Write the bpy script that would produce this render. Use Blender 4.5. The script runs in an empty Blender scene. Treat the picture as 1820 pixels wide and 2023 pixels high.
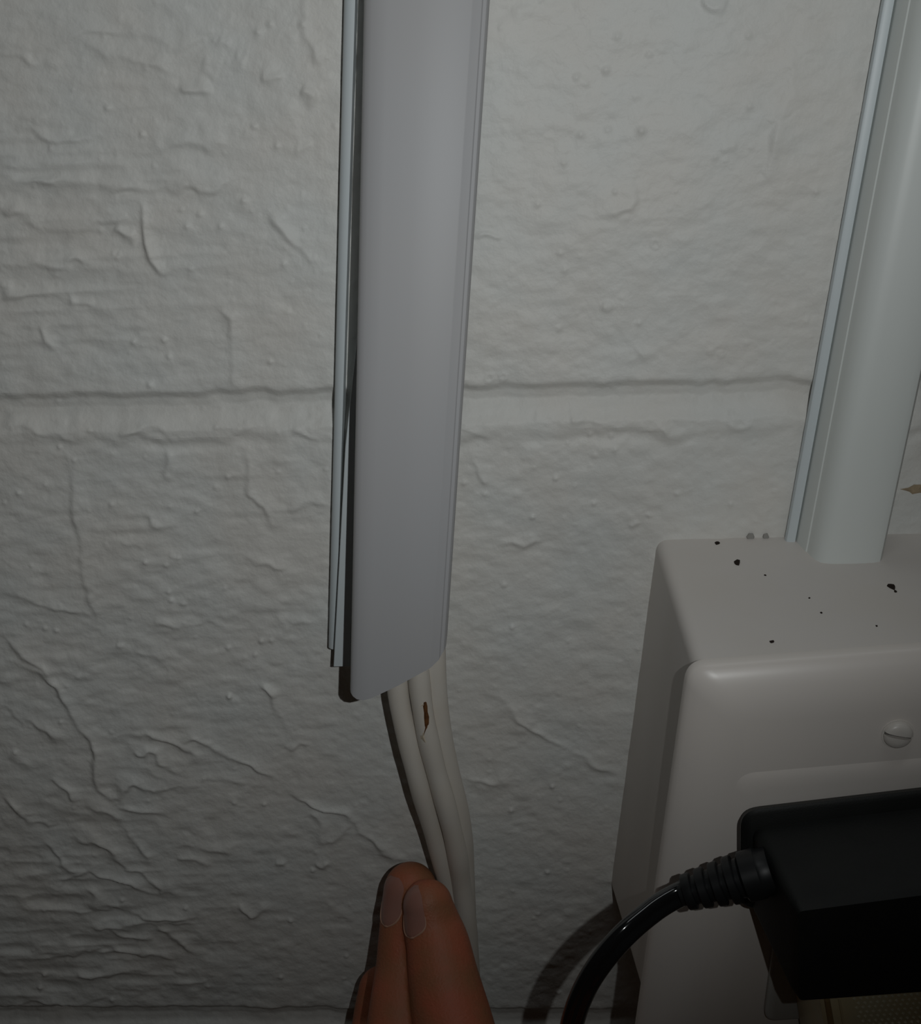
import bpy, bmesh, math, random
import numpy as np
from mathutils import Vector, Matrix

# ------------------------------------------------------------------ camera
FPX, DIST, CX, CY = 2350.0, 0.285, 910.0, 1011.5       # focal length in pixels of the 1820 x 2023 frame; metres to the wall
N_IN = np.array([98.0, -920.0, FPX]); N_IN /= np.linalg.norm(N_IN)          # into the wall, in camera axes (right, down, forward)
X_AX = np.array([1.0, -0.022, 0.0]); X_AX[2] = -(X_AX[:2] @ N_IN[:2]) / N_IN[2]; X_AX /= np.linalg.norm(X_AX)
D_AX = np.cross(N_IN, X_AX)

def cam_to_world(v):
    v = np.asarray(v, float)
    return Vector((float(v @ X_AX), float(v @ N_IN), float(-(v @ D_AX))))

def at(px, py, h=0.0):
    """Point standing h metres proud of the wall, measured from the photograph."""
    d = np.array([px - CX, py - CY, FPX]); t = (DIST - h) / (d @ N_IN)
    return Vector((float(t * (d @ X_AX)), -h, float(-t * (d @ D_AX))))

def mm_per_px(px, py, h):
    return (at(px + 1, py, h) - at(px, py, h)).length

scene = bpy.context.scene
COL = scene.collection
CAM_POS = Vector((0, -DIST, 0))
cam_d = bpy.data.cameras.new('camera'); cam = bpy.data.objects.new('camera', cam_d); COL.objects.link(cam)
cam_d.sensor_fit = 'HORIZONTAL'; cam_d.sensor_width = 36.0; cam_d.lens = FPX / 1820.0 * 36.0
cam_d.clip_start = 0.01; cam_d.clip_end = 20
rx, ry, rz = cam_to_world((1, 0, 0)), cam_to_world((0, -1, 0)), cam_to_world((0, 0, -1))
M = Matrix((rx, ry, rz)).transposed().to_4x4(); M.translation = CAM_POS
cam.matrix_world = M
scene.camera = cam

# ------------------------------------------------------------------ light
w = bpy.data.worlds.new('world'); scene.world = w; w.use_nodes = True
bg = w.node_tree.nodes['Background']; bg.inputs[0].default_value = (1.0, 0.72, 0.52, 1); bg.inputs[1].default_value = 0.0055

fl = bpy.data.lights.new('phone_flash', 'SPOT'); flo = bpy.data.objects.new('phone_flash', fl); COL.objects.link(flo)
fl.energy = 1.12; fl.color = (0.965, 1.0, 1.0); fl.shadow_soft_size = 0.0014
fl.spot_size = math.radians(124); fl.spot_blend = 1.0
fpos = CAM_POS + cam_to_world((0.032, -0.006, 0.0)); aim = at(330, -190, 0)
flo.location = fpos; flo.rotation_euler = (aim - fpos).to_track_quat('-Z', 'Y').to_euler()

cl = bpy.data.lights.new('ceiling_lamp', 'AREA'); clo = bpy.data.objects.new('ceiling_lamp', cl); COL.objects.link(clo)
cl.shape = 'RECTANGLE'; cl.size = 0.6; cl.size_y = 0.15; cl.energy = 0.55; cl.color = (0.93, 0.98, 1.0)
clo.location = (0.10, -0.25, 0.95); clo.rotation_euler = (Vector((0, 0, 0)) - clo.location).to_track_quat('-Z', 'Y').to_euler()

vs = scene.view_settings
scene.display_settings.display_device = 'sRGB'
vs.view_transform = 'Standard'; vs.look = 'None'; vs.exposure = 0.0; vs.gamma = 1.0; vs.use_curve_mapping = False

# ------------------------------------------------------------------ helpers
def material(name, col, rough=0.5, spec=0.5, var=None, var_scale=60.0, bump=0.0, bump_scale=800.0, bump_dist=0.0003, detail=4.0, sss=0.0):
    m = bpy.data.materials.new(name); m.use_nodes = True
    nt = m.node_tree; b = nt.nodes['Principled BSDF']
    b.inputs['Base Color'].default_value = (*col, 1); b.inputs['Roughness'].default_value = rough
    b.inputs['Specular IOR Level'].default_value = spec
    tc = nt.nodes.new('ShaderNodeTexCoord')
    if var:
        n = nt.nodes.new('ShaderNodeTexNoise'); n.inputs['Scale'].default_value = var_scale; n.inputs['Detail'].default_value = detail
        nt.links.new(tc.outputs['Object'], n.inputs['Vector'])
        r = nt.nodes.new('ShaderNodeValToRGB'); r.color_ramp.elements[0].position = 0.35; r.color_ramp.elements[1].position = 0.65
        r.color_ramp.elements[0].color = (*col, 1); r.color_ramp.elements[1].color = (*var, 1)
        nt.links.new(n.outputs['Fac'], r.inputs['Fac']); nt.links.new(r.outputs['Color'], b.inputs['Base Color'])
    if bump:
        n2 = nt.nodes.new('ShaderNodeTexNoise'); n2.inputs['Scale'].default_value = bump_scale; n2.inputs['Detail'].default_value = 3
        nt.links.new(tc.outputs['Object'], n2.inputs['Vector'])
        bp = nt.nodes.new('ShaderNodeBump'); bp.inputs['Strength'].default_value = bump; bp.inputs['Distance'].default_value = bump_dist
        nt.links.new(n2.outputs['Fac'], bp.inputs['Height']); nt.links.new(bp.outputs['Normal'], b.inputs['Normal'])
    if sss:
        b.inputs['Subsurface Weight'].default_value = sss; b.inputs['Subsurface Scale'].default_value = 0.002
        b.inputs['Subsurface Radius'].default_value = (1.0, 0.35, 0.2)
    return m

MAT = {
    'paint': material('wall_paint', (0.715, 0.695, 0.655), 0.55, 0.35, (0.705, 0.71, 0.685), 38, 0.6, 900, 0.00025),
    'core': material('block_core', (0.42, 0.33, 0.22), 0.9, 0.2, (0.33, 0.26, 0.18), 500, 0.8, 1500, 0.0004),
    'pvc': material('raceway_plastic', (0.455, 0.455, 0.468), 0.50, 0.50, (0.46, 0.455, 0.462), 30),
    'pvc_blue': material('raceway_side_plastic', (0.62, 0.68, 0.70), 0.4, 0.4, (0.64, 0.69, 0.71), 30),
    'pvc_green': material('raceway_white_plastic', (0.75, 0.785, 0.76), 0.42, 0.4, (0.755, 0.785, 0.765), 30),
    'box': material('box_plastic', (0.71, 0.665, 0.62), 0.5, 0.4, (0.725, 0.685, 0.65), 45),
    'plate': material('plate_plastic', (0.78, 0.725, 0.675), 0.34, 0.45, (0.765, 0.715, 0.67), 40),
    'screw': material('painted_screw', (0.72, 0.68, 0.63), 0.35, 0.5),
    'slot': material('screw_slot', (0.16, 0.15, 0.14), 0.7, 0.2),
    'outlet': material('outlet_face', (0.52, 0.52, 0.49), 0.4, 0.4),
    'black': material('black_adapter_plastic', (0.010, 0.011, 0.0105), 0.55, 0.28, (0.013, 0.014, 0.013), 120, 0.35, 2500, 0.0001),
    'rubber': material('black_rubber', (0.013, 0.014, 0.015), 0.42, 0.4),
    'cord': material('black_cord', (0.010, 0.011, 0.012), 0.13, 0.8),
    'ivory': material('ochre_plug_plastic', (0.60, 0.55, 0.36), 0.3, 0.6, (0.62, 0.52, 0.31), 90),
    'stud': material('grip_stud_glint', (0.78, 0.74, 0.56), 0.25, 0.7),  # paler than the plug body: the glints on the studs put into their colour
    'brown': material('plug_edge_plastic', (0.30, 0.20, 0.09), 0.45, 0.4),
    'cable': material('white_cable_jacket', (0.67, 0.62, 0.55), 0.45, 0.4, (0.69, 0.65, 0.59), 110),
    'burn': material('scorched_jacket', (0.20, 0.085, 0.03), 0.7, 0.2, (0.12, 0.05, 0.02), 900),
    'torn': material('torn_jacket', (0.62, 0.54, 0.42), 0.6, 0.3),
    'dirt': material('dark_dirt', (0.03, 0.022, 0.018), 0.9, 0.1),
    'grime': material('grey_grime', (0.33, 0.32, 0.30), 0.9, 0.1),
    'skin': material('skin', (0.42, 0.120, 0.064), 0.5, 0.3, (0.30, 0.130, 0.064), 85, 0.5, 1400, 0.0003, sss=0.12),
    'nail': material('fingernail', (0.345, 0.165, 0.128), 0.3, 0.45, (0.32, 0.165, 0.13), 150),
    'cuticle': material('cuticle_skin', (0.46, 0.27, 0.19), 0.4, 0.4),
}

def link(name, me, mat, parent=None):
    o = bpy.data.objects.new(name, me); COL.objects.link(o)
    if mat is not None: me.materials.append(mat)
    if parent is not None: o.parent = parent
    return o

def mesh(name, verts, faces, mat, parent=None, smooth=True, angle=40, recalc=True):
    me = bpy.data.meshes.new(name)
    off = parent.location if parent is not None else Vector((0, 0, 0))
    if parent is not None and parent.parent is not None: off = off + parent.parent.location
    me.from_pydata([tuple(Vector(v) - off) for v in verts], [], faces)
    if recalc:
        bm = bmesh.new(); bm.from_mesh(me); bmesh.ops.remove_doubles(bm, verts=bm.verts, dist=1e-7)
        bmesh.ops.recalc_face_normals(bm, faces=bm.faces); bm.to_mesh(me); bm.free()
    if smooth:
        for p in me.polygons: p.use_smooth = True
        me.set_sharp_from_angle(angle=math.radians(angle))
    me.update()
    return link(name, me, mat, parent)

def empty(name, loc, label, cat, group=None):
    o = bpy.data.objects.new(name, None); COL.objects.link(o); o.location = loc; o.empty_display_size = 0.01
    o['label'] = label; o['category'] = cat; o['kind'] = 'thing'
    if group: o['group'] = group
    return o

def tag(o, label, cat, group=None):
    o['label'] = label; o['category'] = cat; o['kind'] = 'thing'
    if group: o['group'] = group
    return o

def loft(loops, cap0=True, cap1=True, closed=True):
    n = len(loops[0]); V = [p for l in loops for p in l]; F = []
    for k in range(len(loops) - 1):
        for i in range(n if closed else n - 1):
            j = (i + 1) % n
            F.append((k * n + i, k * n + j, (k + 1) * n + j, (k + 1) * n + i))
    if cap0: F.append(tuple(range(n - 1, -1, -1)))
    if cap1: F.append(tuple((len(loops) - 1) * n + i for i in range(n)))
    return V, F

def rquad(c, r, seg=6):
    """rounded quadrilateral through four corners given in order"""
    out = []
    rr = r if isinstance(r, (list, tuple)) else [r] * 4
    for i in range(4):
        p, a, b = Vector(c[i]), Vector(c[i - 1]), Vector(c[(i + 1) % 4])
        p0 = p + (a - p).normalized() * rr[i]; p1 = p + (b - p).normalized() * rr[i]
        for k in range(seg + 1):
            t = k / seg
            out.append(p0 * (1 - t) ** 2 + p * 2 * t * (1 - t) + p1 * t * t)
    return out

def inset(c, d):
    cen = sum((Vector(p) for p in c), Vector()) / 4
    out = []
    for i in range(4):
        p, a, b = Vector(c[i]), Vector(c[i - 1]), Vector(c[(i + 1) % 4])
        out.append(p + (a - p).normalized() * d + (b - p).normalized() * d)
    return out

def lift(c, dh):
    return [Vector((p[0], p[1] - dh, p[2])) for p in c]

def catmull(pts, per=8):
    P = [np.array(p, float) for p in pts]; P = [2 * P[0] - P[1]] + P + [2 * P[-1] - P[-2]]
    out = []
    for i in range(1, len(P) - 2):
        for k in range(per):
            t = k / per; a, b, c, d = P[i - 1], P[i], P[i + 1], P[i + 2]
            out.append(0.5 * ((2 * b) + (-a + c) * t + (2 * a - 5 * b + 4 * c - d) * t * t + (-a + 3 * b - 3 * c + d) * t ** 3))
    out.append(P[-2]); return out

def sweep(path, section, up=Vector((0, -1, 0))):
    """section(i, f) -> list of (a, b) offsets along the side and up axes"""
    loops = []
    n = len(path)
    for i, p in enumerate(path):
        t = (path[min(i + 1, n - 1)] - path[max(i - 1, 0)]).normalized()
        s = t.cross(up).normalized(); u = s.cross(t).normalized()
        loops.append([p + s * a + u * b for a, b in section(i, i / (n - 1))])
    return loops

# ------------------------------------------------------------------ the wall
rng = np.random.default_rng(7); random.seed(7)
CORNERS = [at(0, 0), at(1820, 0), at(0, 2023), at(1820, 2023)]
X0, X1 = min(c.x for c in CORNERS) - 0.008, max(c.x for c in CORNERS) + 0.008
Z0, Z1 = min(c.z for c in CORNERS) - 0.006, max(c.z for c in CORNERS) + 0.008
STEP = 0.00042
def axis(a, b, lo, hi):
    g = [a]
    mid = np.linspace(a, b, int(round((b - a) / STEP)) + 1)
    left, s, x = [], STEP * 2, a
    while x > lo: x -= s; s = min(s * 1.3, .0026); left.append(max(x, lo))
    right, s, x = [], STEP * 2, b
    while x < hi: x += s; s = min(s * 1.3, .0026); right.append(min(x, hi))
    return np.array(left[::-1] + list(mid) + right)
XS = axis(X0, X1, -0.55, 0.55); ZS = axis(Z0, Z1, -0.50, 0.32)
GX, GZ = np.meshgrid(XS, ZS)                       # rows are heights
H = np.zeros_like(GX)

def vnoise(sx, sz, seed):
    """smooth value noise with features sx by sz metres"""
    r = np.random.default_rng(seed); g = r.standard_normal((512, 512))
    u, v = GX / sx + 200.3, GZ / sz + 200.7
    iu, iv = np.floor(u).astype(int), np.floor(v).astype(int); fu, fv = u - iu, v - iv
    fu = fu * fu * fu * (fu * (fu * 6 - 15) + 10); fv = fv * fv * fv * (fv * (fv * 6 - 15) + 10)
    G = lambda a, b: g[np.mod(b, 512), np.mod(a, 512)]
    return (G(iu, iv) * (1 - fu) + G(iu + 1, iv) * fu) * (1 - fv) + (G(iu, iv + 1) * (1 - fu) + G(iu + 1, iv + 1) * fu) * fv

MM = 0.001
H += 0.16 * MM * vnoise(.030, .022, 1) + 0.11 * MM * vnoise(.0085, .0065, 2) + 0.10 * MM * vnoise(.0045, .0030, 3) + 0.062 * MM * vnoise(.0024, .0017, 4) + 0.022 * MM * vnoise(.0012, .0009, 41)

def soft(px, py, rx_, ry_):
    c = at(px, py); k = 0.00013
    return np.exp(-(((GX - c.x) / (rx_ * k)) ** 2 + ((GZ - c.z) / (ry_ * k)) ** 2))
# combed trowel marks upper left, churned paint lower left
ridged = lambda n: 1 - np.abs(n) * 1.4
H += 0.30 * MM * soft(60, 380, 260, 330) * ridged(vnoise(.032, .0042, 5))
H += 0.17 * MM * soft(60, 380, 260, 330) * vnoise(.009, .0016, 6)
H += 0.34 * MM * soft(120, 1830, 330, 330) * ridged(vnoise(.017, .0042, 7))
H += 0.24 * MM * soft(120, 1830, 330, 330) * ridged(vnoise(.011, .003, 8))
H += 0.11 * MM * soft(300, 1200, 500, 500) * vnoise(.006, .002, 9)

def features(k, ox, oy, items):
    return [([(ox + x / k, oy + y / k) for x, y in pts], a, wd) for pts, a, wd in items]
RIDGES = []
RIDGES += features(2.529, 0, 0, [
    ([(0, 180), (250, 175), (430, 140), (650, 160), (800, 200), (900, 220), (950, 190), (1060, 180)], .36, 2.2),
    ([(0, 240), (180, 245)], .3, 2), ([(420, 220), (560, 290), (700, 300), (850, 340)], .38, 2.2),
    ([(0, 660), (80, 680), (250, 685), (550, 650)], .42, 2), ([(0, 800), (150, 800), (350, 815), (480, 800)], .35, 2.4),
    ([(0, 900), (250, 890), (500, 900)], .45, 3), ([(490, 970), (560, 965), (700, 945), (850, 930), (920, 910), (1050, 915), (1180, 905)], .5, 2.4),
    ([(680, 750), (800, 720), (970, 705), (1140, 720)], .42, 2), ([(910, 410), (1000, 420), (1070, 430)], .5, 1.6),
    ([(1070, 250), (1130, 285)], .4, 1.2), ([(1010, 320), (1100, 350)], .4, 1.4), ([(1160, 310), (1220, 330)], .4, 1.2),
    ([(20, 1050), (140, 1070), (220, 1110)], .35, 2), ([(330, 1190), (480, 1105), (580, 1120), (630, 1100)], .4, 1.8),
    ([(560, 1160), (620, 1200), (680, 1208)], .5, 1.5), ([(690, 1010), (730, 1090), (740, 1180), (760, 1300), (810, 1370), (850, 1355)], .6, 2.0),
    ([(0, 1290), (160, 1270), (320, 1300), (500, 1300)], .42, 2), ([(0, 1430), (60, 1445)], .4, 1.5),
    ([(0, 1520), (100, 1505), (200, 1495), (250, 1510)], .5, 2.5), ([(330, 1525), (430, 1505), (480, 1515)], .35, 2),
    ([(1350, 1060), (1450, 1150), (1560, 1275), (1610, 1250)], .5, 2), ([(1500, 30), (1520, 200), (1570, 300), (1620, 300)], .4, 2),
    ([(210, 1620), (240, 1700), (275, 1750)], .35, 1.5), ([(1080, 1560), (1150, 1600), (1160, 1750), (1180, 1890), (1220, 1900)], .35, 1.8),
    ([(1300, 390), (1380, 400), (1410, 410)], .35, 1.2), ([(1500, 460), (1560, 485), (1590, 480)], .5, 1.2), ([(1480, 735), (1550, 750)], .4, 1.2)])
RIDGES += features(2.6, 0, 700, [
    ([(0, 390), (100, 375), (200, 410), (270, 425), (310, 400), (360, 440)], .5, 3), ([(610, 405), (700, 415), (790, 400), (850, 420), (900, 460)], .5, 3),
    ([(1200, 420), (1290, 380)], .4, 2), ([(1500, 390), (1600, 430), (1650, 440)], .35, 2),
    ([(330, 480), (370, 650), (400, 850), (430, 1000), (440, 1100), (470, 1250), (520, 1420)], .4, 4),
    ([(860, 500), (870, 590), (900, 605)], .35, 1.5), ([(1120, 460), (1230, 520), (1290, 600), (1300, 700), (1370, 760), (1440, 880)], .4, 2),
    ([(1480, 780), (1580, 785), (1700, 770)], .35, 2), ([(770, 790), (820, 850), (930, 860)], .35, 1.5), ([(600, 1015), (740, 1020)], .4, 1.3),
    ([(0, 1185), (150, 1220), (300, 1290), (400, 1300), (520, 1420)], .4, 2.5), ([(800, 1360), (900, 1325), (1050, 1330), (1190, 1355)], .35, 2),
    ([(1400, 1310), (1470, 1410), (1540, 1380), (1600, 1370)], .4, 2), ([(0, 1420), (100, 1500), (200, 1620), (330, 1760)], .45, 2),
    ([(680, 1540), (780, 1560), (860, 1590)], .4, 1.8), ([(600, 1480), (640, 1490)], .35, 1), ([(880, 1000), (940, 1015)], .45, 1),
    ([(1340, 1720), (1400, 1790)], .35, 1.5), ([(1240, 1070), (1350, 1080), (1480, 1070)], .3, 2)])
RIDGES += features(2.395, 0, 1300, [
    ([(90, 30), (200, 110), (300, 190), (370, 310), (440, 400), (460, 500), (470, 620), (530, 665), (570, 650), (600, 590), (640, 570), (700, 610), (760, 630), (930, 595)], .6, 2.4),
    ([(0, 110), (60, 150)], .4, 1.5), ([(0, 200), (150, 300), (300, 370)], .4, 2), ([(520, 390), (600, 365), (700, 380), (830, 430), (970, 495)], .55, 2),
    ([(850, 420), (920, 380), (1020, 420), (1150, 490), (1300, 575)], .5, 2), ([(630, 440), (750, 490), (870, 550)], .5, 1.6), ([(630, 490), (700, 510), (770, 570)], .4, 1.6),
    ([(970, 570), (1080, 575), (1170, 595)], .4, 1.5), ([(570, 690), (660, 710), (760, 750), (800, 780)], .5, 2), ([(400, 710), (480, 715), (560, 770), (610, 840), (720, 960)], .5, 2),
    ([(340, 800), (470, 870), (600, 950), (700, 1010), (850, 1115)], .6, 2), ([(210, 870), (350, 990), (440, 985), (560, 1040), (680, 1080), (830, 1110)], .5, 2),
    ([(840, 875), (980, 885), (1100, 930)], .4, 1.8), ([(830, 960), (900, 955), (1010, 980)], .35, 1.5), ([(20, 650), (150, 740), (290, 775)], .5, 2),
    ([(240, 570), (330, 640), (345, 690)], .45, 1.5), ([(40, 480), (140, 530)], .4, 1.5), ([(1370, 635), (1450, 660), (1530, 740), (1680, 820), (1820, 925), (1895, 970)], .6, 2.4),
    ([(1560, 870), (1650, 820)], .35, 1.5), ([(1460, 750), (1500, 800), (1540, 890)], .35, 1.5), ([(1510, 940), (1540, 960), (1560, 940)], .35, 1),
    ([(1300, 970), (1350, 970)], .35, 1), ([(1140, 1150), (1200, 1205), (1280, 1150)], .5, 2), ([(380, 1140), (560, 1190), (680, 1210), (900, 1215)], .5, 2),
    ([(400, 1260), (600, 1255), (760, 1240), (930, 1245)], .45, 1.8), ([(500, 1270), (620, 1310), (730, 1335)], .45, 1.5), ([(740, 1260), (850, 1340), (930, 1370)], .45, 1.5),
    ([(480, 1350), (600, 1375), (760, 1410), (830, 1430)], .45, 1.8), ([(80, 1420), (300, 1400), (500, 1360)], .4, 1.8), ([(300, 1510), (500, 1490), (720, 1470)], .45, 2),
    ([(820, 1530), (900, 1530), (980, 1525)], .4, 1.5), ([(830, 1470), (900, 1475)], .4, 1.2), ([(0, 1680), (150, 1610), (350, 1640), (520, 1600)], .4, 2),
    ([(1240, 130), (1300, 260), (1380, 340)], .35, 2), ([(1370, 440), (1420, 390), (1480, 395)], .35, 1.5), ([(230, 1150), (300, 1060), (420, 990)], .4, 1.8)])
RIDGES += features(2.2195, 900, 0, [
    ([(1080, 0), (1140, 10), (1190, 30)], .5, 1.8), ([(1440, 500), (1420, 560), (1400, 680), (1360, 780), (1320, 820)], .5, 2.2), ([(1500, 150), (1480, 350), (1440, 500)], .25, 4),
    ([(600, 960), (700, 940), (790, 915)], .45, 2), ([(80, 1050), (150, 1060), (195, 1080)], .35, 1), ([(690, 1400), (760, 1480), (840, 1580)], .25, 1.5), ([(1250, 615), (1180, 620)], .2, 1.5)])
RIDGES += features(2.6, 900, 700, [
    ([(60, 290), (130, 370), (190, 415)], .4, 2), ([(390, 350), (480, 355)], .4, 2), ([(580, 355), (660, 345)], .4, 2), ([(700, 350), (860, 350)], .4, 2),
    ([(930, 370), (1030, 385), (1090, 415)], .45, 2), ([(1400, 340), (1470, 375), (1530, 330)], .35, 2), ([(70, 560), (110, 620), (150, 690)], .45, 2),
    ([(240, 950), (300, 935), (360, 965), (430, 930)], .45, 1.3), ([(875, 920), (920, 890)], .35, 1), ([(975, 860), (1000, 820)], .35, 1)])
RIDGES += features(2.459, 880, 1200, [
    ([(200, 380), (350, 490), (480, 590), (620, 690), (740, 780), (840, 860)], .4, 1.2), ([(100, 810), (200, 835), (310, 860)], .3, 1.2)])

def window(x0, x1, z0, z1):
    return slice(np.searchsorted(ZS, z0), np.searchsorted(ZS, z1)), slice(np.searchsorted(XS, x0), np.searchsorted(XS, x1))
wob = 0.0013 * vnoise(.010, .008, 20) + 0.0005 * vnoise(.003, .003, 21)
for pts, amp, wd in RIDGES:
    P = np.array([[at(*p).x, at(*p).z] for p in pts]); pad = 0.011
    sl = window(P[:, 0].min() - pad, P[:, 0].max() + pad, P[:, 1].min() - pad, P[:, 1].max() + pad)
    gx, gz = GX[sl] + wob[sl] * .5, GZ[sl] + wob[sl]
    if gx.size == 0: continue
    best = np.full(gx.shape, 1e9); sd = np.zeros(gx.shape); along = np.zeros(gx.shape); tot = 0.0
    segl = np.linalg.norm(np.diff(P, axis=0), axis=1); L = segl.sum()
    for i in range(len(P) - 1):
        d = P[i + 1] - P[i]; l = segl[i]; t = np.clip(((gx - P[i, 0]) * d[0] + (gz - P[i, 1]) * d[1]) / (l * l), 0, 1)
        ex, ez = gx - P[i, 0] - t * d[0], gz - P[i, 1] - t * d[1]; dist = np.hypot(ex, ez)
        nv = np.array([-d[1], d[0]]) / l
        if nv @ np.array([0.45, 1.0]) < 0: nv = -nv
        m = dist < best
        best[m] = dist[m]; sd[m] = np.sign(ex * nv[0] + ez * nv[1])[m]; along[m] = (tot + t * l)[m]; tot += l
    d = best / MM
    up = np.exp(-(d / wd) ** 1.3); dn = np.exp(-(d / 0.95) ** 2)
    prof = np.where(sd > 0, up, dn)
    e = np.clip(np.minimum(along, L - along) / (0.22 * L + 1e-6), 0, 1); e = 0.15 + 0.85 * e * (2 - e)
    H[sl] += (1.75 if pts[0][1] < 800 else 1.75 if pts[0][1] > 1300 else 1.5) * amp * MM * prof * e * (0.8 + 0.35 * np.sin(along / 0.004 + amp * 40))

# paint nibs
DOTS = []
def dots(k, ox, oy, l, r=0.65, a=.4): DOTS.extend((ox + x / k, oy + y / k, r, a) for x, y in l)
dots(2.529, 0, 0, [(710, 670), (1350, 120), (1290, 160), (1270, 630), (1385, 730), (1510, 120), (935, 1130), (1105, 1130), (1000, 1070), (670, 1710), (540, 540), (1420, 1320), (1350, 1810), (820, 1700), (845, 1780), (750, 1920), (1220, 1000)])
dots(2.6, 0, 700, [(305, 475), (97, 712), (575, 770), (1013, 805), (750, 1065), (855, 1080), (870, 1220), (880, 1260), (945, 1280), (1340, 1475), (1395, 1470), (230, 1408), (290, 1420), (1172, 630), (1180, 1760), (1310, 1545), (1172, 1510)])
dots(2.395, 0, 1300, [(75, 440), (290, 300), (1085, 180), (1250, 693), (1110, 685), (765, 1105), (210, 1500), (190, 1560), (530, 1615), (1480, 1005), (1330, 1510), (1640, 1410), (1375, 1245), (580, 1140), (880, 1180)])
dots(2.2195, 900, 0, [(660, 310), (530, 338), (815, 572), (670, 568), (550, 588), (475, 715), (1140, 687), (700, 840), (360, 895), (805, 1418), (455, 1440), (460, 1110), (480, 1185), (850, 240), (710, 160), (1285, 155), (1290, 465), (1580, 840)])
dots(2.2195, 900, 0, [(665, 1345), (815, 575)], 1.1, .45)
dots(2.6, 900, 700, [(690, 410), (800, 415), (820, 485), (515, 635), (1140, 715), (1415, 770), (710, 765), (395, 835), (45, 660), (150, 715), (250, 1185), (1420, 300)])
dots(2.459, 880, 1200, [(325, 95), (320, 985), (495, 1285), (520, 870), (550, 1870)], .6, .5)
for _ in range(520):
    DOTS.append((random.uniform(0, 1820), random.uniform(0, 2023), random.uniform(.3, .6), random.uniform(.08, .26)))
for px, py, r, a in DOTS:
    c = at(px, py); p = 0.003; sl = window(c.x - p, c.x + p, c.z - p, c.z + p)
    q = np.hypot(GX[sl] - c.x, GZ[sl] - c.z) / MM
    H[sl] += 1.35 * a * MM * np.exp(-(q / r) ** 2)
# burst bubbles in the paint: little rings
for px, py, r in [(1295, 482, 1.0), (1404, 694, .55), (1426, 699, .6), (967, 747, 1.0), (994, 744, .9), (1197, 140, .55), (1200, 606, 1.0)]:
    c = at(px, py); p = 0.004; sl = window(c.x - p, c.x + p, c.z - p, c.z + p)
    q = np.hypot(GX[sl] - c.x, GZ[sl] - c.z) / MM
    H[sl] += .28 * MM * np.exp(-((q - r) / .28) ** 2)

# horizontal joints: a recess under the upper block's lip, then a mortar band swelling out to the lower block
COURSE = 0.2005
n1 = np.interp(XS, np.linspace(-.55, .55, 367), rng.standard_normal(367)); n2 = np.interp(XS, np.linspace(-.55, .55, 160), rng.standard_normal(160))
n4 = np.interp(XS, np.linspace(-.55, .55, 130), rng.standard_normal(130)); n3 = np.interp(XS, np.linspace(-.55, .55, 190), rng.standard_normal(190))
for k in (-1, 0, 1, 2):
    zl = -0.0772 - k * COURSE + 0.0050 * np.interp(XS, [-.13, -.045, .07], [0, -.12, -.30])
    if k == 1: zl = zl + 0.0030
    t = (zl[None, :] + 0.00028 * n1[None, :] + 0.0003 * n2[None, :] - GZ) / MM          # millimetres below the lip
    rec = np.interp(t, [-1.8, -.8, 1.1, 3.4, 5.2, 9.2, 12], [.16, .08, -1.65, -2.2, -1.6, .45, .55])
    low = t - 12.2 - 1.1 * n3[None, :] - .4 * n1[None, :]
    fade = np.interp(low, [0, 1.2, 14], [0, 1, 1])
    rag = np.clip(.55 + .5 * n4[None, :], .12, 1.2)
    val = np.where(t < 12.2, rec, .55) * (1 - np.interp(low / (1.25 - .5 * rag), [-1.0, 1.4, 4, 26], [0, .55, .7, 1])) - 0.50 * rag * np.exp(-((low - 1.6) / 1.6) ** 2)
    H += MM * np.where((t > -6) & (t < 40), np.where(t < -1.6, .16 * np.interp(t, [-6, -1.6], [0, 1]), val), 0)
# head joint of the lower course, filled almost flush with paint
xh = at(925, 1200).x
for k, xs in ((0, (xh - .4, xh, xh + .4)), (-1, (xh - .2, xh + .2)), (1, (xh - .2, xh + .2))):
    zt, zb = -0.0772 - k * COURSE - .013, -0.0772 - (k + 1) * COURSE
    for x in xs:
        g = np.exp(-((GX - x + .0004 * vnoise(.01, .01, 30)) / .0019) ** 2) * (.45 + .35 * vnoise(.3, .011, 33)) * ((GZ < zt) & (GZ > zb))
        H -= .22 * MM * g
H = np.clip(H, -.003, .003)

# the grey core behind the paint skin: a real slab
def box_vf(x0, x1, y0, y1, z0, z1):
    v = [(x, y, z) for z in (z0, z1) for y in (y0, y1) for x in (x0, x1)]
    return v, [(0, 1, 3, 2), (4, 6, 7, 5), (0, 4, 5, 1), (2, 3, 7, 6), (0, 2, 6, 4), (1, 5, 7, 3)]
v, f_ = box_vf(-.55, .55, .010, .19, -.50, .32)
wall = mesh('wall_back', v, f_, MAT['core'], None, smooth=False)
wall['kind'] = 'structure'; wall['label'] = 'white painted concrete block wall with thick lumpy paint'

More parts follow.
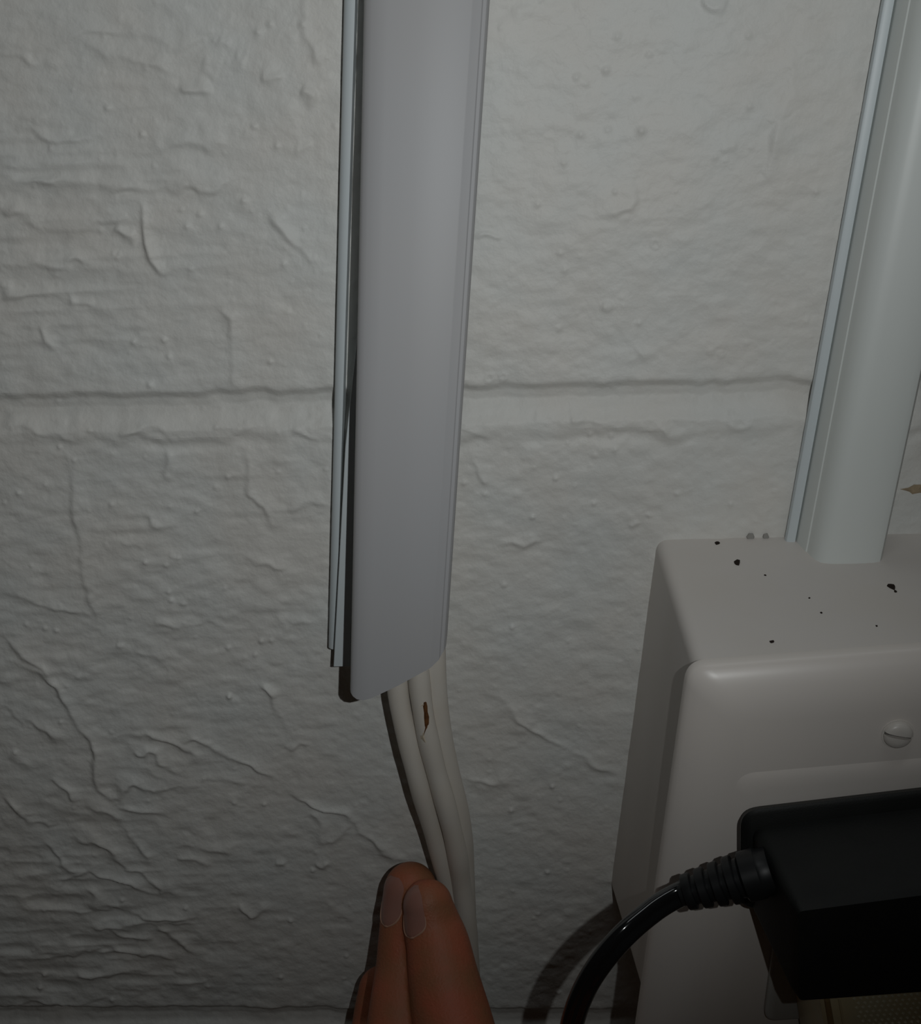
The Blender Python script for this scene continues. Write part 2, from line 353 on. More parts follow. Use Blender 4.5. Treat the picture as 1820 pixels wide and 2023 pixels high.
def heightfield(name, r0, r1, c0, c1):
    """rows r0..r1 and columns c0..c1 of the wall surface, with a rim folded back into the slab"""
    gx, gz, gh = GX[r0:r1 + 1, c0:c1 + 1], GZ[r0:r1 + 1, c0:c1 + 1], H[r0:r1 + 1, c0:c1 + 1]
    nr, nc = gx.shape
    co = np.stack([gx, -gh, gz], -1).reshape(-1, 3)
    idx = np.arange(nr * nc).reshape(nr, nc)
    q = np.stack([idx[:-1, :-1], idx[:-1, 1:], idx[1:, 1:], idx[1:, :-1]], -1).reshape(-1, 4)
    ring = np.concatenate([idx[0, :], idx[1:, -1], idx[-1, -2::-1], idx[-2:0:-1, 0]])
    front = co[ring].copy(); back = front.copy(); back[:, 1] = .0102
    a = nr * nc + np.arange(len(ring)); b = a + len(ring)          # the rim has its own vertices, so the face's shading runs on flat to its edge
    q2 = np.stack([a, b, np.roll(b, -1), np.roll(a, -1)], -1)
    co = np.concatenate([co, front, back]); q = np.concatenate([q, q2]).astype(np.int32)
    me = bpy.data.meshes.new(name)
    me.vertices.add(len(co)); me.vertices.foreach_set('co', co.astype(np.float32).ravel())
    me.loops.add(q.size); me.loops.foreach_set('vertex_index', q.ravel())
    me.polygons.add(len(q)); me.polygons.foreach_set('loop_start', np.arange(0, q.size, 4, dtype=np.int32))
    me.polygons.foreach_set('loop_total', np.full(len(q), 4, np.int32))
    me.polygons.foreach_set('use_smooth', np.ones(len(q), bool))
    me.update(calc_edges=True); me.validate()
    return link(name, me, MAT['paint'], wall)

row = lambda z: int(np.searchsorted(ZS, z)); colm = lambda x: int(np.searchsorted(XS, x))
LAST_R, LAST_C = len(ZS) - 1, len(XS) - 1
def course(top, bot, joints):
    cs = [0] + [colm(x) for x in joints if -.54 < x < .54] + [LAST_C]
    for a, b in zip(cs[:-1], cs[1:]): heightfield('concrete_block', bot, top, a, b)
JT = [-0.0764 + COURSE, -0.0764, -0.0764 - COURSE + .002, -0.0764 - 2 * COURSE]      # tops of the joints
top = LAST_R
for k, z in enumerate(JT):
    course(top, row(z), [[xh], [xh - .2, xh + .2], [xh - .4, xh, xh + .4], [xh - .2, xh + .2]][k])
    heightfield('mortar_joint', row(z - .0128), row(z), 0, LAST_C)
    top = row(z - .0128)
course(top, 0, [xh])

# bare block showing through a chip in the paint, right of the right-hand raceway
def blob(px, py, h, rx_, ry_, n=14, jag=.25, seed=0, thick=.0002):
    r = random.Random(seed); c = at(px, py, h); pts = []
    for i in range(n):
        a = 2 * math.pi * i / n; s = 1 + r.uniform(-jag, jag)
        pts.append(Vector((c.x + rx_ * s * math.cos(a), c.y, c.z + ry_ * s * math.sin(a))))
    loops = [[p + Vector((0, thick, 0)) for p in pts], pts, [c + (p - c) * .8 + Vector((0, -thick, 0)) for p in pts]]
    return loft(loops)
v, f_ = blob(1812, 966, .0007, .0034, .0011, seed=3, jag=.3)
mesh('paint_chip', v, f_, MAT['core'], wall)['label'] = 'tan chip where the paint has flaked off the block'
for px, s in ((1484, 5), (1512, 6)):
    v, f_ = blob(px, 1061, .0006, .0008, .0009, n=6, jag=.5, seed=s)
    mesh('paint_flake', v, f_, MAT['grime'], wall)

# ------------------------------------------------------------------ surface outlet box with its cover plate
HB = 0.055                                             # depth of the box
box = empty('outlet_box', at(1740, 1600, 0), 'off-white outlet box on the wall with a glossy cover plate, at lower right', 'outlet')
def pquad(p, h): return [at(x, y, h) for x, y in p]
BACK = pquad([(1299, 1067), (2120, 1046), (2030, 1765), (1206, 1757)], .0)
PQ = [(1357, 1304), (2215, 1238), (2120, 2300), (1211, 2330)]           # outline of the plate
FRONT = pquad([(1377, 1322), (2196, 1262), (2111, 1968), (1273, 1988)], HB)
loops = []
for t in (0, .25, .5, .75, 1.0):
    c = [a.lerp(b, t) for a, b in zip(BACK, FRONT)]
    loops.append(rquad(c, .0032, 6))
loops.insert(0, [p + Vector((0, .0005, 0)) for p in loops[0]])
v, f_ = loft(loops)
mesh('box_body', v, f_, MAT['box'], box, angle=50)
def TOPZ(p):
    v = -p.y / HB; a, b = BACK[0].lerp(FRONT[0], v), BACK[1].lerp(FRONT[1], v)
    return a.z + (b.z - a.z) * (p.x - a.x) / (b.x - a.x)

PL = pquad(PQ, HB + .0004)
loops = [rquad(PL, .0045, 8)]
for ins, dh, r in ((0, .0016, .0045), (.0004, .0024, .0044), (.0012, .0032, .0043), (.0030, .0043, .0041), (.0055, .0052, .0038), (.0080, .0058, .0035), (.0105, .0061, .0033), (.0128, .0062, .0032)):
    loops.append(rquad(lift(inset(PL, ins), dh), r, 8))
v, f_ = loft(loops)
plate = mesh('cover_plate', v, f_, MAT['plate'], box, angle=60)
plate['label'] = 'glossy off-white cover plate with rounded edges'
HP = HB + .0004 + .0062                                # face of the plate
RC = pquad([(1452, 1524), (2080, 1470), (2000, 2130), (1370, 2140)], HP - .0002)
loops = [rquad(RC, .004, 6)]
for ins, dh in ((.0012, .00045), (.0026, .00075), (.0046, .0009)):
    loops.append(rquad(lift(inset(RC, ins), dh), .004, 6))
v, f_ = loft(loops, cap0=False)
mesh('raised_panel', v, f_, MAT['plate'], plate, angle=80)
HR = HP + .0007

# screw with a straight slot
def screw(px, py, h, r, ang):
    c = at(px, py, h); ax = Vector((math.cos(ang), 0, math.sin(ang))); ay = Vector((-math.sin(ang), 0, math.cos(ang))); out = Vector((0, -1, 0))
    base = []
    for k in range(24):
        a = 2 * math.pi * k / 24; base.append(c + ax * r * 1.12 * math.cos(a) + ay * r * 1.12 * math.sin(a))
    v, f_ = loft([base, [p + out * .0004 for p in base], [c + (p - c) * .9 + out * .0004 for p in base]])
    s = mesh('screw', v, f_, MAT['screw'], box)
    s['label'] = 'round slotted screw head at the top of the plate'
    for sg in (1, -1):
        pts = []
        a0 = math.asin(.12)
        for k in range(15):
            a = a0 + (math.pi - 2 * a0) * k / 14
            pts.append((r * math.cos(a), sg * r * math.sin(a)))
        loops = []
        for sc, dh in ((1, .0003), (1, .0008), (.9, .0013), (.72, .0016), (.4, .0018)):
            loops.append([c + ax * (x * sc) + ay * (sg * .12 * r + (y - sg * .12 * r) * sc) + out * dh for x, y in pts])
        v, f_ = loft(loops)
        mesh('head_half', v, f_, MAT['screw'], s, angle=50)
    q = [c + ax * (a * r) + ay * (b * r) + out * .00055 for a, b in ((-.95, -.12), (.95, -.12), (.95, .12), (-.95, .12))]
    v, f_ = loft([q, [p + out * .0001 for p in q]])
    mesh('slot', v, f_, MAT['slot'], s)
screw(1773, 1449, HP - .0002, .0031, math.radians(-12))

# face of the receptacle below the adapter
OQ = pquad([(1535, 1640), (1960, 1600), (1925, 1980), (1503, 2009)], HR + .0003)
OQ[3] = at(1507, 2010, HR + .0003); OQ[0] = at(1556, 1640, HR + .0003)
loops = [rquad(OQ, .0036, 8)] + [rquad(lift(inset(OQ, i), d), .0036, 8) for i, d in ((0, .0012), (.0005, .0016))]
v, f_ = loft(loops)
mesh('receptacle_face', v, f_, MAT['outlet'], box, angle=40)['label'] = 'grey-white receptacle face under the adapter'

# dirt on top of the box
for i, (px, py, r) in enumerate([(1417, 1074, .0005), (1457, 1112, .0007), (1525, 1269, .00035), (1762, 1160, .0008), (1769, 1169, .0003), (1512, 1138, .0002), (1599, 1183, .0002), (1623, 1212, .00025), (1732, 1238, .0002)]):
    lo, hi = 0.0, HB
    for _ in range(30):                                  # where the sight line meets the top face
        h = (lo + hi) / 2; c = at(px, py, h)
        if c.z < TOPZ(c): lo = h
        else: hi = h
    rr = random.Random(i); pts = []
    for k in range(9):
        a = 2 * math.pi * k / 9; s = r * (1 + rr.uniform(-.35, .35)); q = c + Vector((s * 1.2 * math.cos(a), s * 1.6 * math.sin(a), 0)); q.z = TOPZ(q); pts.append(q)
    v, f_ = loft([[p - Vector((0, 0, .0002)) for p in pts], [p + Vector((0, 0, .00025)) for p in pts]])
    mesh('dirt_speck', v, f_, MAT['dirt'], box)

# ------------------------------------------------------------------ raceways
def profile_shell(prof, thick):
    """outer open profile plus its inner offset, as one closed outline"""
    P = [Vector((a, b)) for a, b in prof]; inner = []
    for i, p in enumerate(P):
        a, b = P[max(i - 1, 0)], P[min(i + 1, len(P) - 1)]; t = (b - a).normalized(); inner.append(p + Vector((t.y, -t.x)) * thick)
    return [tuple(p) for p in P] + [tuple(p) for p in inner[::-1]]

race = empty('cable_raceway', at(800, 0, 0), 'loose white plastic cable raceway in the middle, its cover hanging open over white cables', 'raceway')
S_TOP = -1500.0
def lin(y, y0, a, y1, b): return a + (b - a) * (y - y0) / (y1 - y0)
def strip(name, xl, xr, h0, h1, y_end, mat, parent, rounded=.0012, y_top=S_TOP, curl=0):
    loops = []
    for i in range(13):
        y = lin(i, 0, y_top, 12, y_end)
        a, b = xl(y), xr(y); ha = h0(y) if callable(h0) else h0; hb = h1(y) if callable(h1) else h1
        L, R = at(a, y, 0), at(b, y, 0); L.z = R.z = (L.z + R.z) / 2
        o = lambda p, h: Vector((p.x, -h, p.z))
        e = (R - L).normalized(); r = rounded
        sec = [o(L, ha), o(L, hb - r)]
        for k in range(1, 6):
            a_ = math.pi / 2 * k / 5; sec.append(o(L + e * r * (1 - math.cos(a_)), hb - r + r * math.sin(a_)))
        sec += [o(R, hb), o(R, ha)]
        loops.append(sec)
    v, f_ = loft(loops)
    return mesh(name, v, f_, mat, parent, angle=35)
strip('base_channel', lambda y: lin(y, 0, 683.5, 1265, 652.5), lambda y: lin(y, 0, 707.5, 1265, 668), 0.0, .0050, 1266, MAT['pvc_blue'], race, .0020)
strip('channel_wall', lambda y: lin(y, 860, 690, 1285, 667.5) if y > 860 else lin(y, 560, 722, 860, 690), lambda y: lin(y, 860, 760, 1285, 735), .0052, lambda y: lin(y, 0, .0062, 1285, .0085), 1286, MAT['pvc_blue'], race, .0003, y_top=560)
# cover: a shallow channel, front-left edge and right edge followed down to the oblique cut
def cover_ring(y, end=None):
    h = max(lin(y, 0, .0135, 1370, .0285), .0105)
    xl, xr = lin(y, 0, 717, 1370, 690), lin(y, 0, 966.5, 1285, 880.5)
    Wd = (at(xr, y, h) - at(xl, y, h)).length
    return xl, xr, h, Wd
PROF = [(0.0, -9.0), (0.0, -2.2), (.25, -1.2), (.9, -.45), (2.0, 0.0), (3.6, .35), (5.4, .5), (12, .55), ('W', -3.6, .5), ('W', -3.3, .38), ('W', -1.5, -.15), ('W', -1.2, -.55), ('W', -1.0, -.6), ('W', -.5, -.75), ('W', -.15, -1.3), ('W', 0, -2.0), ('W', 0, -9.0)]
def prof_mm(Wd):
    return [((Wd * 1000 + p[1], p[2]) if p[0] == 'W' else p) for p in PROF]
END = lambda u: float(np.interp(u, [0, .025, .07, .12, .20, .42, .72, .925, .945, 1.0], [1371, 1376, 1381, 1383, 1381, 1362, 1334, 1309, 1300, 1284]))
loops = []
ROWS = list(np.linspace(S_TOP, 1240, 22)) + [None]
for y in ROWS:
    xl, xr, h, Wd = cover_ring(1240 if y is None else y)
    pr = profile_shell(prof_mm(Wd), 1.1); sec = []
    for a, b in pr:
        u = min(max(a * MM / Wd, 0), 1)
        yy = END(u) if y is None else y
        xl2, xr2, h2, W2 = cover_ring(yy)
        e = at(xl2, yy, h2), at(xr2, yy, h2)
        q = e[0].lerp(e[1], u); q.y = -(h2 + b * MM)
        sec.append(q)
    loops.append(sec)
v, f_ = loft(loops, cap0=False, cap1=False)
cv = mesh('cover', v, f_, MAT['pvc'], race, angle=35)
cv['label'] = 'white snap-on cover pulled away from the wall, cut off at a slant'

race2 = empty('cable_raceway', at(1650, 500, 0), 'white plastic cable raceway on the right, running down into the top of the outlet box', 'raceway')
def race_ring(y, prof, to_box=False):
    x0 = lin(y, 0, 1738, 1065, 1547); sec = []
    base = at(x0, y, 0); e = Vector((1, 0, 0))
    for a, b in prof:
        q = base + e * (a * MM); q.y = -b * MM
        sec.append(q)
    return sec
def race_part(name, prof, mat):
    A, B = race_ring(S_TOP, prof), race_ring(1065, prof); loops = []
    for i in range(9): loops.append([a.lerp(b, i / 9) for a, b in zip(A, B)])
    last = []
    for a, b in zip(A, B):                              # run every line on until it meets the box's top face
        d = b - a; t = 1.0
        for _ in range(8):
            q = a + d * t; t += (TOPZ(q) - .0001 - q.z) / d.z
        last.append(a + d * t)
    loops.append(last)
    v, f_ = loft(loops)
    return mesh(name, v, f_, mat, race2, angle=30)
race_part('base_channel', [(1.7, 0), (1.7, 1.4), (0, 1.5), (0, 2.3), (.25, 2.9), (1.0, 3.2), (2.3, 3.2), (2.3, 0)], MAT['pvc_blue'])
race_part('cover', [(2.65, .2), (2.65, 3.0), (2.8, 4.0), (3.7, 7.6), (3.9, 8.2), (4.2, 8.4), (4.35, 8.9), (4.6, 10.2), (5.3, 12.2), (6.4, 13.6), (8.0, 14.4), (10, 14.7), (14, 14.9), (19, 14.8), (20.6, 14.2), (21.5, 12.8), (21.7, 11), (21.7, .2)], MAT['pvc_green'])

# ------------------------------------------------------------------ white cables
def tube(name, pts, r, mat, parent=None, per=8, seg=16, lump=0.0, seed=0):
    path = [Vector(p) for p in catmull([at(*p) for p in pts], per)]
    rr = random.Random(seed); ph = rr.uniform(0, 6)
    def sec(i, f):
        k = r * (1 + lump * math.sin(i * .55 + ph))
        return [(k * math.cos(2 * math.pi * j / seg), k * math.sin(2 * math.pi * j / seg)) for j in range(seg)]
    v, f_ = loft(sweep(path, sec))
    return mesh(name, v, f_, mat, parent, angle=60), path
G = 'white cables hanging out of the loose raceway'
c1, _ = tube('network_cable', [(783, 1000, .0130), (783, 1250, .0140), (787, 1370, .0150), (806, 1460, .0155), (826, 1540, .0155), (850, 1620, .0132), (873, 1700, .0105), (891, 1780, .0085), (905, 1870, .009), (912, 1970, .009), (915, 2060, .009)], .00285, MAT['cable'], lump=.03, seed=1)
tag(c1, 'leftmost of the three white cables below the raceway cover', 'cable', G)
c2, p2 = tube('network_cable', [(820, 1000, .0135), (824, 1250, .0150), (829, 1350, .0160), (842, 1440, .0165), (861, 1520, .0160), (883, 1600, .0152), (902, 1680, .0130), (912, 1750, .0105), (925, 1850, .0088), (930, 1950, .0075), (930, 2060, .0075)], .00285, MAT['cable'], lump=.03, seed=2)
tag(c2, 'middle one of the white cables, with a brown scorch on its jacket', 'cable', G)
c3, _ = tube('network_cable', [(856, 1000, .0125), (858, 1250, .0130), (861, 1340, .0135), (869, 1430, .0130), (889, 1530, .0115), (910, 1620, .0095), (917, 1700, .0070), (921, 1800, .0052), (922, 1900, .0042), (918, 2060, .0042)], .00285, MAT['cable'], lump=.02, seed=3)
tag(c3, 'rightmost of the three white cables, nearest the outlet box', 'cable', G)
# scorched slit in the middle cable
def slit(name, line, width, mat, parent, raise_=.00015):
    L, R, T = [], [], []
    for (px, py, h, wd) in line:
        c = at(px, py, h); L.append(c + Vector((-wd * width, .0004, 0))); R.append(c + Vector((wd * width, .0004, 0))); T.append(c + Vector((0, -raise_, 0)))
    loops = [[l, t, r_, (l + r_) / 2 + Vector((0, .0006, 0))] for l, t, r_ in zip(L, T, R)]
    v, f_ = loft(loops)
    return mesh(name, v, f_, mat, parent)
s_h = .01935
slit('scorch_mark', [(840, 1389, s_h, .5), (840, 1397, s_h, .9), (841, 1408, s_h, .8), (842, 1418, s_h, 1.15), (842, 1430, s_h, 1.1), (842, 1438, s_h, .7), (839, 1447, s_h, .5), (837, 1453, s_h, .3)], .00066, MAT['burn'], c2)['label'] = 'narrow brown scorched slit'
slit('torn_edge', [(836, 1448, s_h, .4), (836, 1455, s_h, 1.3), (838, 1461, s_h, 1.5), (841, 1467, s_h, .8)], .0006, MAT['torn'], c2)
slit('torn_edge', [(826, 1396, s_h - .0006, .6), (832, 1395, s_h - .0003, 1.1), (837, 1393, s_h, .5)], .0004, MAT['torn'], c2)

# ------------------------------------------------------------------ black power adapter
H0, H1 = HR + .0022, .0895
adp = empty('power_adapter', at(1735, 1700, H0), 'black plug-in power adapter with a ribbed cord, covering the outlet at lower right', 'adapter')
AB = pquad([(1463, 1597), (2010, 1533), (1985, 1752), (1461, 1790)], H0)
AR = pquad([(1464, 1602), (2012, 1538), (1987, 1760), (1463, 1797)], H0 + .0035)
v, f_ = loft([rquad(AB, .0042, 8), rquad(AR, .0042, 8), rquad(inset(lift(AR, .0006), .0006), .004, 8)])
mesh('back_shell', v, f_, MAT['black'], adp, angle=45)
A1 = pquad([(1487, 1636), (2020, 1572), (1995, 1772), (1487, 1806)], H0 + .0040)
A2 = pquad([(1560, 1775), (2075, 1708), (2052, 1925), (1562, 1957)], H1 - .0022)
A3 = pquad([(1577, 1801), (2080, 1735), (2055, 1942), (1578, 1977)], H1)
v, f_ = loft([rquad(A1, .0028, 8), rquad(A2, .0018, 8), rquad([a.lerp(b, .62) for a, b in zip(A2, A3)], .0014, 8), rquad(A3, .0012, 8), rquad(inset(A3, .0006), .0010, 8)])
mesh('body', v, f_, MAT['black'], adp, angle=30)
# strain relief: collar, then four ribs on a tapering core
HS = .0755
ra, rb = at(1506, 1723, HS), at(1344, 1766, HS - .001)
sd_ = (rb - ra); SL = sd_.length; sd_.normalize()
def lathe(name, prof, mat, parent, seg=20):
    s = sd_.cross(Vector((0, -1, 0))).normalized(); u = s.cross(sd_).normalized()
    loops = [[ra + sd_ * x + s * (r * math.cos(2 * math.pi * k / seg)) + u * (r * math.sin(2 * math.pi * k / seg)) for k in range(seg)] for x, r in prof]
    v, f_ = loft(loops); return mesh(name, v, f_, mat, parent, angle=35)
sr = lathe('strain_relief', [(-.002, .0050), (0, .0050), (.0006, .0054), (.0040, .0053), (.0046, .0042), (SL * .98, .0027), (SL, .0026)], MAT['rubber'], adp)
for k in range(4):
    x = .0054 + k * (SL - .0054) / 4.0; r = .0052 - .00042 * k
    lathe('rib', [(x, r * .72), (x + .0002, r * .96), (x + .0004, r), (x + .0019, r * .97), (x + .0021, r * .93), (x + .0023, r * .68)], MAT['rubber'], sr)
# flat two-core cord
cp = [Vector(p) for p in catmull([at(*p) for p in [(1365, 1760, .0746), (1335, 1771, .0748), (1290, 1799, .0772), (1230, 1851, .0815), (1180, 1912, .0825), (1147, 1972, .0805), (1128, 2035, .077), (1120, 2110, .072), (1130, 2260, .060)]], 10)]
def zip_sec(i, f):
    r, o = .00156, .00122; out = []
    for k in range(11): a = -math.pi * .72 + math.pi * 1.44 * k / 10; out.append((o + r * math.cos(a), r * math.sin(a)))
    for k in range(11): a = math.pi - math.pi * .72 + math.pi * 1.44 * k / 10; out.append((-o + r * math.cos(a), r * math.sin(a)))
    return out
v, f_ = loft(sweep(cp, zip_sec, up=Vector((.25, -1, .25)).normalized()))
mesh('cord', v, f_, MAT['cord'], adp, angle=70)['label'] = 'glossy flat two-core black cord'

# ------------------------------------------------------------------ knurled plug under the adapter
plug = empty('knurled_plug', at(1720, 2060, HR), 'ochre plug with a knurled grip in the outlet just below the black adapter', 'plug')
HK = .0868
PB = pquad([(1566, 1925), (1960, 1900), (1945, 2150), (1606, 2180)], HR + .0022)
PF = pquad([(1618, 1964), (2000, 1938), (1990, 2250), (1672, 2280)], HK)
v, f_ = loft([rquad(PB, .002, 6), rquad([a.lerp(b, .92) for a, b in zip(PB, PF)], .002, 6), rquad(PF, .0015, 6), rquad(lift(inset(PF, .0006), .0004), .001, 6)])
mesh('plug_body', v, f_, MAT['ivory'], plug, angle=40)
q = pquad([(1627, 1972), (1640, 1971), (1676, 2180), (1662, 2181)], HK + .0003)
v, f_ = loft([q, lift(inset(q, .0003), .0007)]); mesh('edge_band', v, f_, MAT['brown'], plug, smooth=False)['label'] = 'amber brown edge of the grip'
for xa in (1655, 1836):
    q = pquad([(xa, 1972), (xa + 6, 1972), (xa + 42, 2180), (xa + 36, 2180)], HK + .0003)
    v, f_ = loft([q, lift(inset(q, .0001), .0005)]); mesh('grip_rib', v, f_, MAT['ivory'], plug, smooth=False)
V, F = [], []
for r_ in range(14):
    for k in range(11):
        px, py = 1688 + k * 12.5 + r_ * 2.2 + (6 if r_ % 2 else 0), 1972 + r_ * 8.8 - k * .9
        c = at(px, py, HK + .0003); s = .00050; b = len(V)
        V += [c + Vector((-s, 0, 0)), c + Vector((0, 0, -s)), c + Vector((s, 0, 0)), c + Vector((0, 0, s)), c + Vector((0, -.0006, 0))]
        F += [(b, b + 1, b + 4), (b + 1, b + 2, b + 4), (b + 2, b + 3, b + 4), (b + 3, b, b + 4), (b, b + 3, b + 2, b + 1)]
kn = mesh('knurled_studs', V, F, MAT['stud'], plug, smooth=False); kn['kind'] = 'stuff'

# ------------------------------------------------------------------ the hand
def finger(path_px, tip_extra=.0):
    """rings (centre, side, dorsal, half width, half depth) from tip to root"""
    P = catmull([(*at(x, y, h), wpx * mm_per_px(x, y, h) * .5) for x, y, h, wpx in path_px], 6)
    C = [Vector(p[:3]) for p in P]; W = [p[3] for p in P]; rings = []
    for i, c in enumerate(C):
        t = (C[min(i + 1, len(C) - 1)] - C[max(i - 1, 0)]).normalized()
        vw = (CAM_POS - c).normalized(); s = t.cross(vw).normalized()
        if s.x < 0: s = -s
        d = s.cross(t).normalized()
        if d.dot(vw) < 0: d = -d
        rings.append((c, s, d, W[i], W[i] * .86, t))
    return rings
def finger_mesh(rings, seg=28):
    c, s, d, a, b, t = rings[0]; loops = []
    for k in range(1, 8):
        f = math.sin(math.pi / 2 * k / 8); back = (1 - math.cos(math.pi / 2 * k / 8))
        cc = c - t * a * 1.05 * math.sqrt(max(0, 1 - f * f))
        loops.append([cc + s * a * f * math.cos(2 * math.pi * j / seg) + d * b * f * math.sin(2 * math.pi * j / seg) for j in range(seg)])
    for c, s, d, a, b, t in rings:
        loops.append([c + s * a * math.cos(2 * math.pi * j / seg) + d * b * math.sin(2 * math.pi * j / seg) for j in range(seg)])
    return loft(loops)
# x, y, height off the wall, width in pixels: from just below the fingertip down to the knuckle
FB = finger([(846, 1789, .0226, 99), (855, 1830, .0247, 116), (866, 1870, .0280, 127), (876, 1930, .0335, 140), (892, 2010, .041, 158), (915, 2120, .052, 176), (950, 2280, .066, 200), (985, 2440, .077, 222)])
FA = finger([(811, 1759, .0140, 106), (807, 1800, .0165, 108), (803, 1860, .0210, 112), (801, 1920, .0262, 120), (793, 2010, .036, 132), (790, 2120, .047, 150), (800, 2280, .060, 172), (820, 2440, .071, 196)])
FC = finger([(753, 1957, .0120, 90), (750, 1990, .0150, 98), (744, 2050, .0215, 106), (728, 2150, .038, 120), (715, 2290, .050, 140), (700, 2430, .061, 160)])
FD = finger([(655, 2120, .022, 80), (645, 2180, .027, 90), (630, 2280, .037, 102), (610, 2390, .048, 120), (600, 2450, .055, 130)])
knB, knA, knC, knD = (r[-1][0] for r in (FB, FA, FC, FD))
def ell_chain(rows, seg=32):
    loops = []
    for c, s, d, a, b in rows: loops.append([c + s * a * math.cos(2 * math.pi * j / seg) + d * b * math.sin(2 * math.pi * j / seg) for j in range(seg)])
    return loft(loops)
mid = (knB + knA + knC + knD) / 4
acr = (knB - knD).normalized(); hdir = (mid - (FB[-6][0] + FA[-6][0] + FC[-6][0] + FD[-6][0]) / 4).normalized()
hdir = (hdir + Vector((0, -.5, -.1))).normalized(); nrm = acr.cross(hdir).normalized()
if nrm.dot((CAM_POS - mid)) < 0: nrm = -nrm
for rings in (FB, FA, FC, FD):                          # let the fingers run on into the back of the hand
    for step, wk, dk in ((.008, .93, .9), (.018, .78, .72), (.030, .55, .5)):
        c, s_, d_, a_, b_, t_ = rings[-1] if step == .008 else base_ring
        if step == .008: base_ring = rings[-1]
        rings.append((c + hdir * step - nrm * step * .30, s_, d_, a_ * wk, b_ * dk, t_))
half = (knB - knD).length / 2
parts_vf = [finger_mesh(r) for r in (FB, FA, FC, FD)]
rows = []
for s_, a, b in ((-.010, half * .80, .008), (0, half + .006, .011), (.02, half + .0085, .013), (.045, half + .008, .0145), (.07, half + .001, .0155), (.088, .030, .017), (.102, .027, .0185), (.13, .029, .021), (.19, .036, .028), (.26, .042, .035)):
    rows.append((mid + hdir * s_, acr, nrm, a, b))
parts_vf.append(ell_chain(rows))
# thumb, leaving the side of the palm near its base and reaching forward beneath the index finger
th0 = mid + hdir * .075 + acr * .018 - nrm * .004
tp = [th0, th0 + acr * .022 - hdir * .014 - nrm * .006, th0 + acr * .036 - hdir * .040 - nrm * .012, th0 + acr * .038 - hdir * .062 - nrm * .014, th0 + acr * .034 - hdir * .078 - nrm * .014]
tr = [.0150, .0140, .0112, .0105, .0085]
tpath = catmull([(*p, r) for p, r in zip(tp, tr)], 6); rows = []
for i, p in enumerate(tpath):
    c = Vector(p[:3]); t = (Vector(tpath[min(i + 1, len(tpath) - 1)][:3]) - Vector(tpath[max(i - 1, 0)][:3])).normalized()
    s = t.cross(nrm).normalized(); rows.append((c, s, s.cross(t).normalized(), p[3], p[3] * .85))
c, s, d, a, b = rows[-1]; tt = (c - rows[-2][0]).normalized()
for k in range(1, 7):
    g = math.pi / 2 * k / 7; rows.append((c + tt * a * math.sin(g), s, d, a * math.cos(g), b * math.cos(g)))
parts_vf.append(ell_chain(rows, 24))
V, F = [], []
for v, f_ in parts_vf:
    o = len(V); V += v; F += [tuple(i + o for i in q) for q in f_]
tmp = mesh('person', V, F, MAT['skin'], None)
rm = tmp.modifiers.new('r', 'REMESH'); rm.mode = 'VOXEL'; rm.voxel_size = .00060; rm.use_smooth_shade = True
sm = tmp.modifiers.new('s', 'SMOOTH'); sm.factor = .5; sm.iterations = 3
dg = bpy.context.evaluated_depsgraph_get()
me = bpy.data.meshes.new_from_object(tmp.evaluated_get(dg)); me.name = 'person'
old = tmp.data; tmp.modifiers.clear(); tmp.data = me; bpy.data.meshes.remove(old)
for p in me.polygons: p.use_smooth = True
person = tag(tmp, "person's brown hand reaching up from below, fingertips pressed against the white cables", 'person')

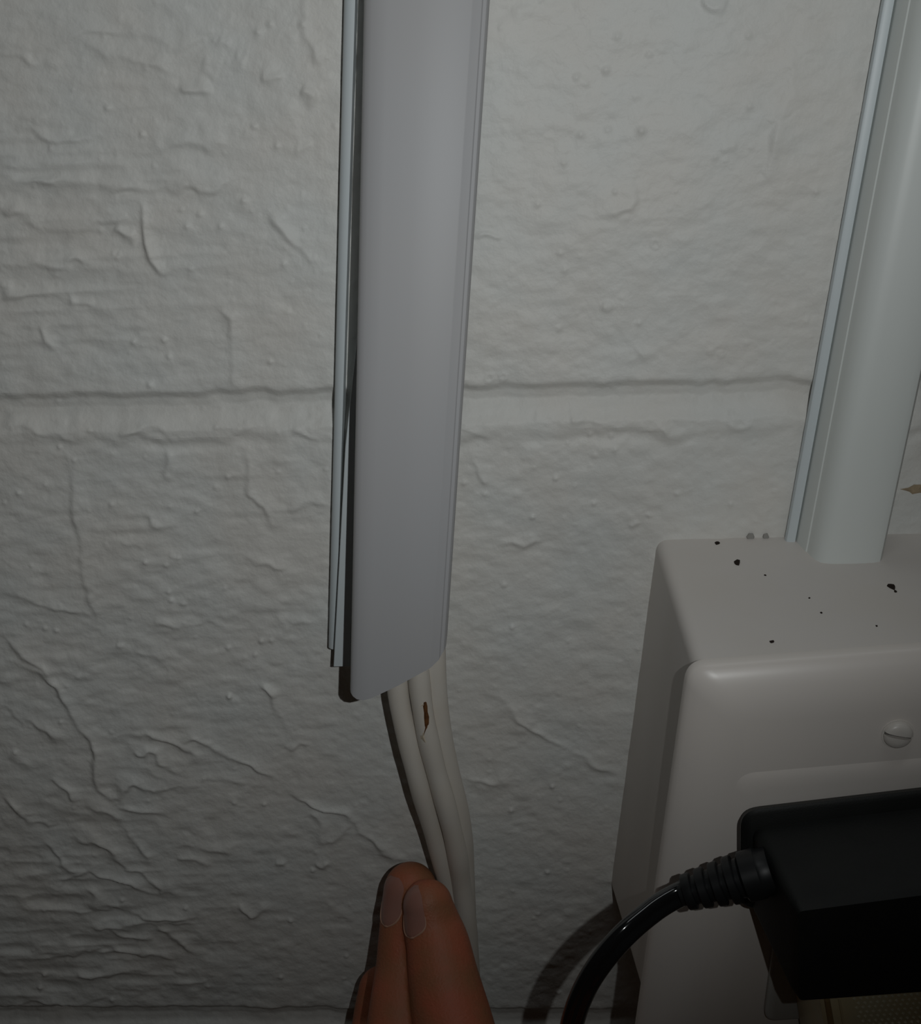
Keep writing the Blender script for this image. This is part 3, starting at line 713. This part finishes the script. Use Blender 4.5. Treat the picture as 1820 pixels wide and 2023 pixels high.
def nail(rings, y_free, y_cut, a0, a1, lab):
    """plate lying on the finger between two distances from the tip ring (in ring indices), over a range of angles"""
    c0 = rings[0]; n_t, n_a = 18, 12
    def ring_at(mm):
        """section of the finger mm millimetres behind (+) or before (-) the first ring"""
        c, sd, d, a, b, t = rings[0]
        if mm < 0:
            k = min(.97, -mm * MM / (a * 1.05)); sc = math.sqrt(1 - k * k); return c - t * a * 1.05 * k, sd, d, a * sc, b * sc
        dist = 0.0
        for A, B in zip(rings[:-1], rings[1:]):
            l = (B[0] - A[0]).length
            if dist + l >= mm * MM:
                u = (mm * MM - dist) / l
                return A[0].lerp(B[0], u), A[1].lerp(B[1], u), A[2].lerp(B[2], u), A[3] + (B[3] - A[3]) * u, A[4] + (B[4] - A[4]) * u
            dist += l
        return rings[-1][:5]
    top, bot, rim = [], [], []
    for i in range(n_t + 1):
        f = i / n_t; e = abs(2 * f - 1)
        wdt = 1.0
        if f > .62: wdt = math.sqrt(max(0.02, 1 - ((f - .62) / .38) ** 2))
        if f < .22: wdt = math.sqrt(1 - ((.22 - f) / .22) ** 2 * .8)
        c, s, d, a, b = ring_at(y_free + (y_cut - y_free) * f)
        rt, rb_ = [], []
        for k in range(n_a + 1):
            u = 2 * k / n_a - 1; g = math.radians((a0 + a1) / 2 + u * wdt * (a1 - a0) / 2)
            o = s * math.sin(g); q = d * math.cos(g)
            k1 = 1.0 + (.030 if f < .95 else .012) - .03 * u * u
            rt.append(c + (o * a + q * b) * k1); rb_.append(c + (o * a + q * b) * .93)
        top.append(rt); bot.append(rb_)
    loops = [t + b[::-1] for t, b in zip(top, bot)]
    v, f_ = loft(loops)
    nl = mesh('fingernail', v, f_, MAT['nail'], person, angle=50); nl['label'] = lab
    # cuticle fold round the root of the nail
    pts = []
    for i in range(int(n_t * .60), n_t + 1): pts.append(top[i][0])
    for k in range(1, n_a): pts.append(top[n_t][k])
    for i in range(n_t, int(n_t * .60) - 1, -1): pts.append(top[i][n_a])
    pp = [Vector(p) for p in pts]; r = .00026
    def sec(i, f):
        k = r * min(1.0, .25 + 4 * min(f, 1 - f)); return [(k * math.cos(2 * math.pi * j / 8), k * .8 * math.sin(2 * math.pi * j / 8)) for j in range(8)]
    v, f_ = loft(sweep(pp, sec)); mesh('cuticle', v, f_, MAT['cuticle'], nl)
nail(FA, -4.2, 9.6, -84, -14, 'greyish nail of the middle finger')
nail(FB, -6.6, 6.6, -86, -12, 'greyish nail of the index finger')
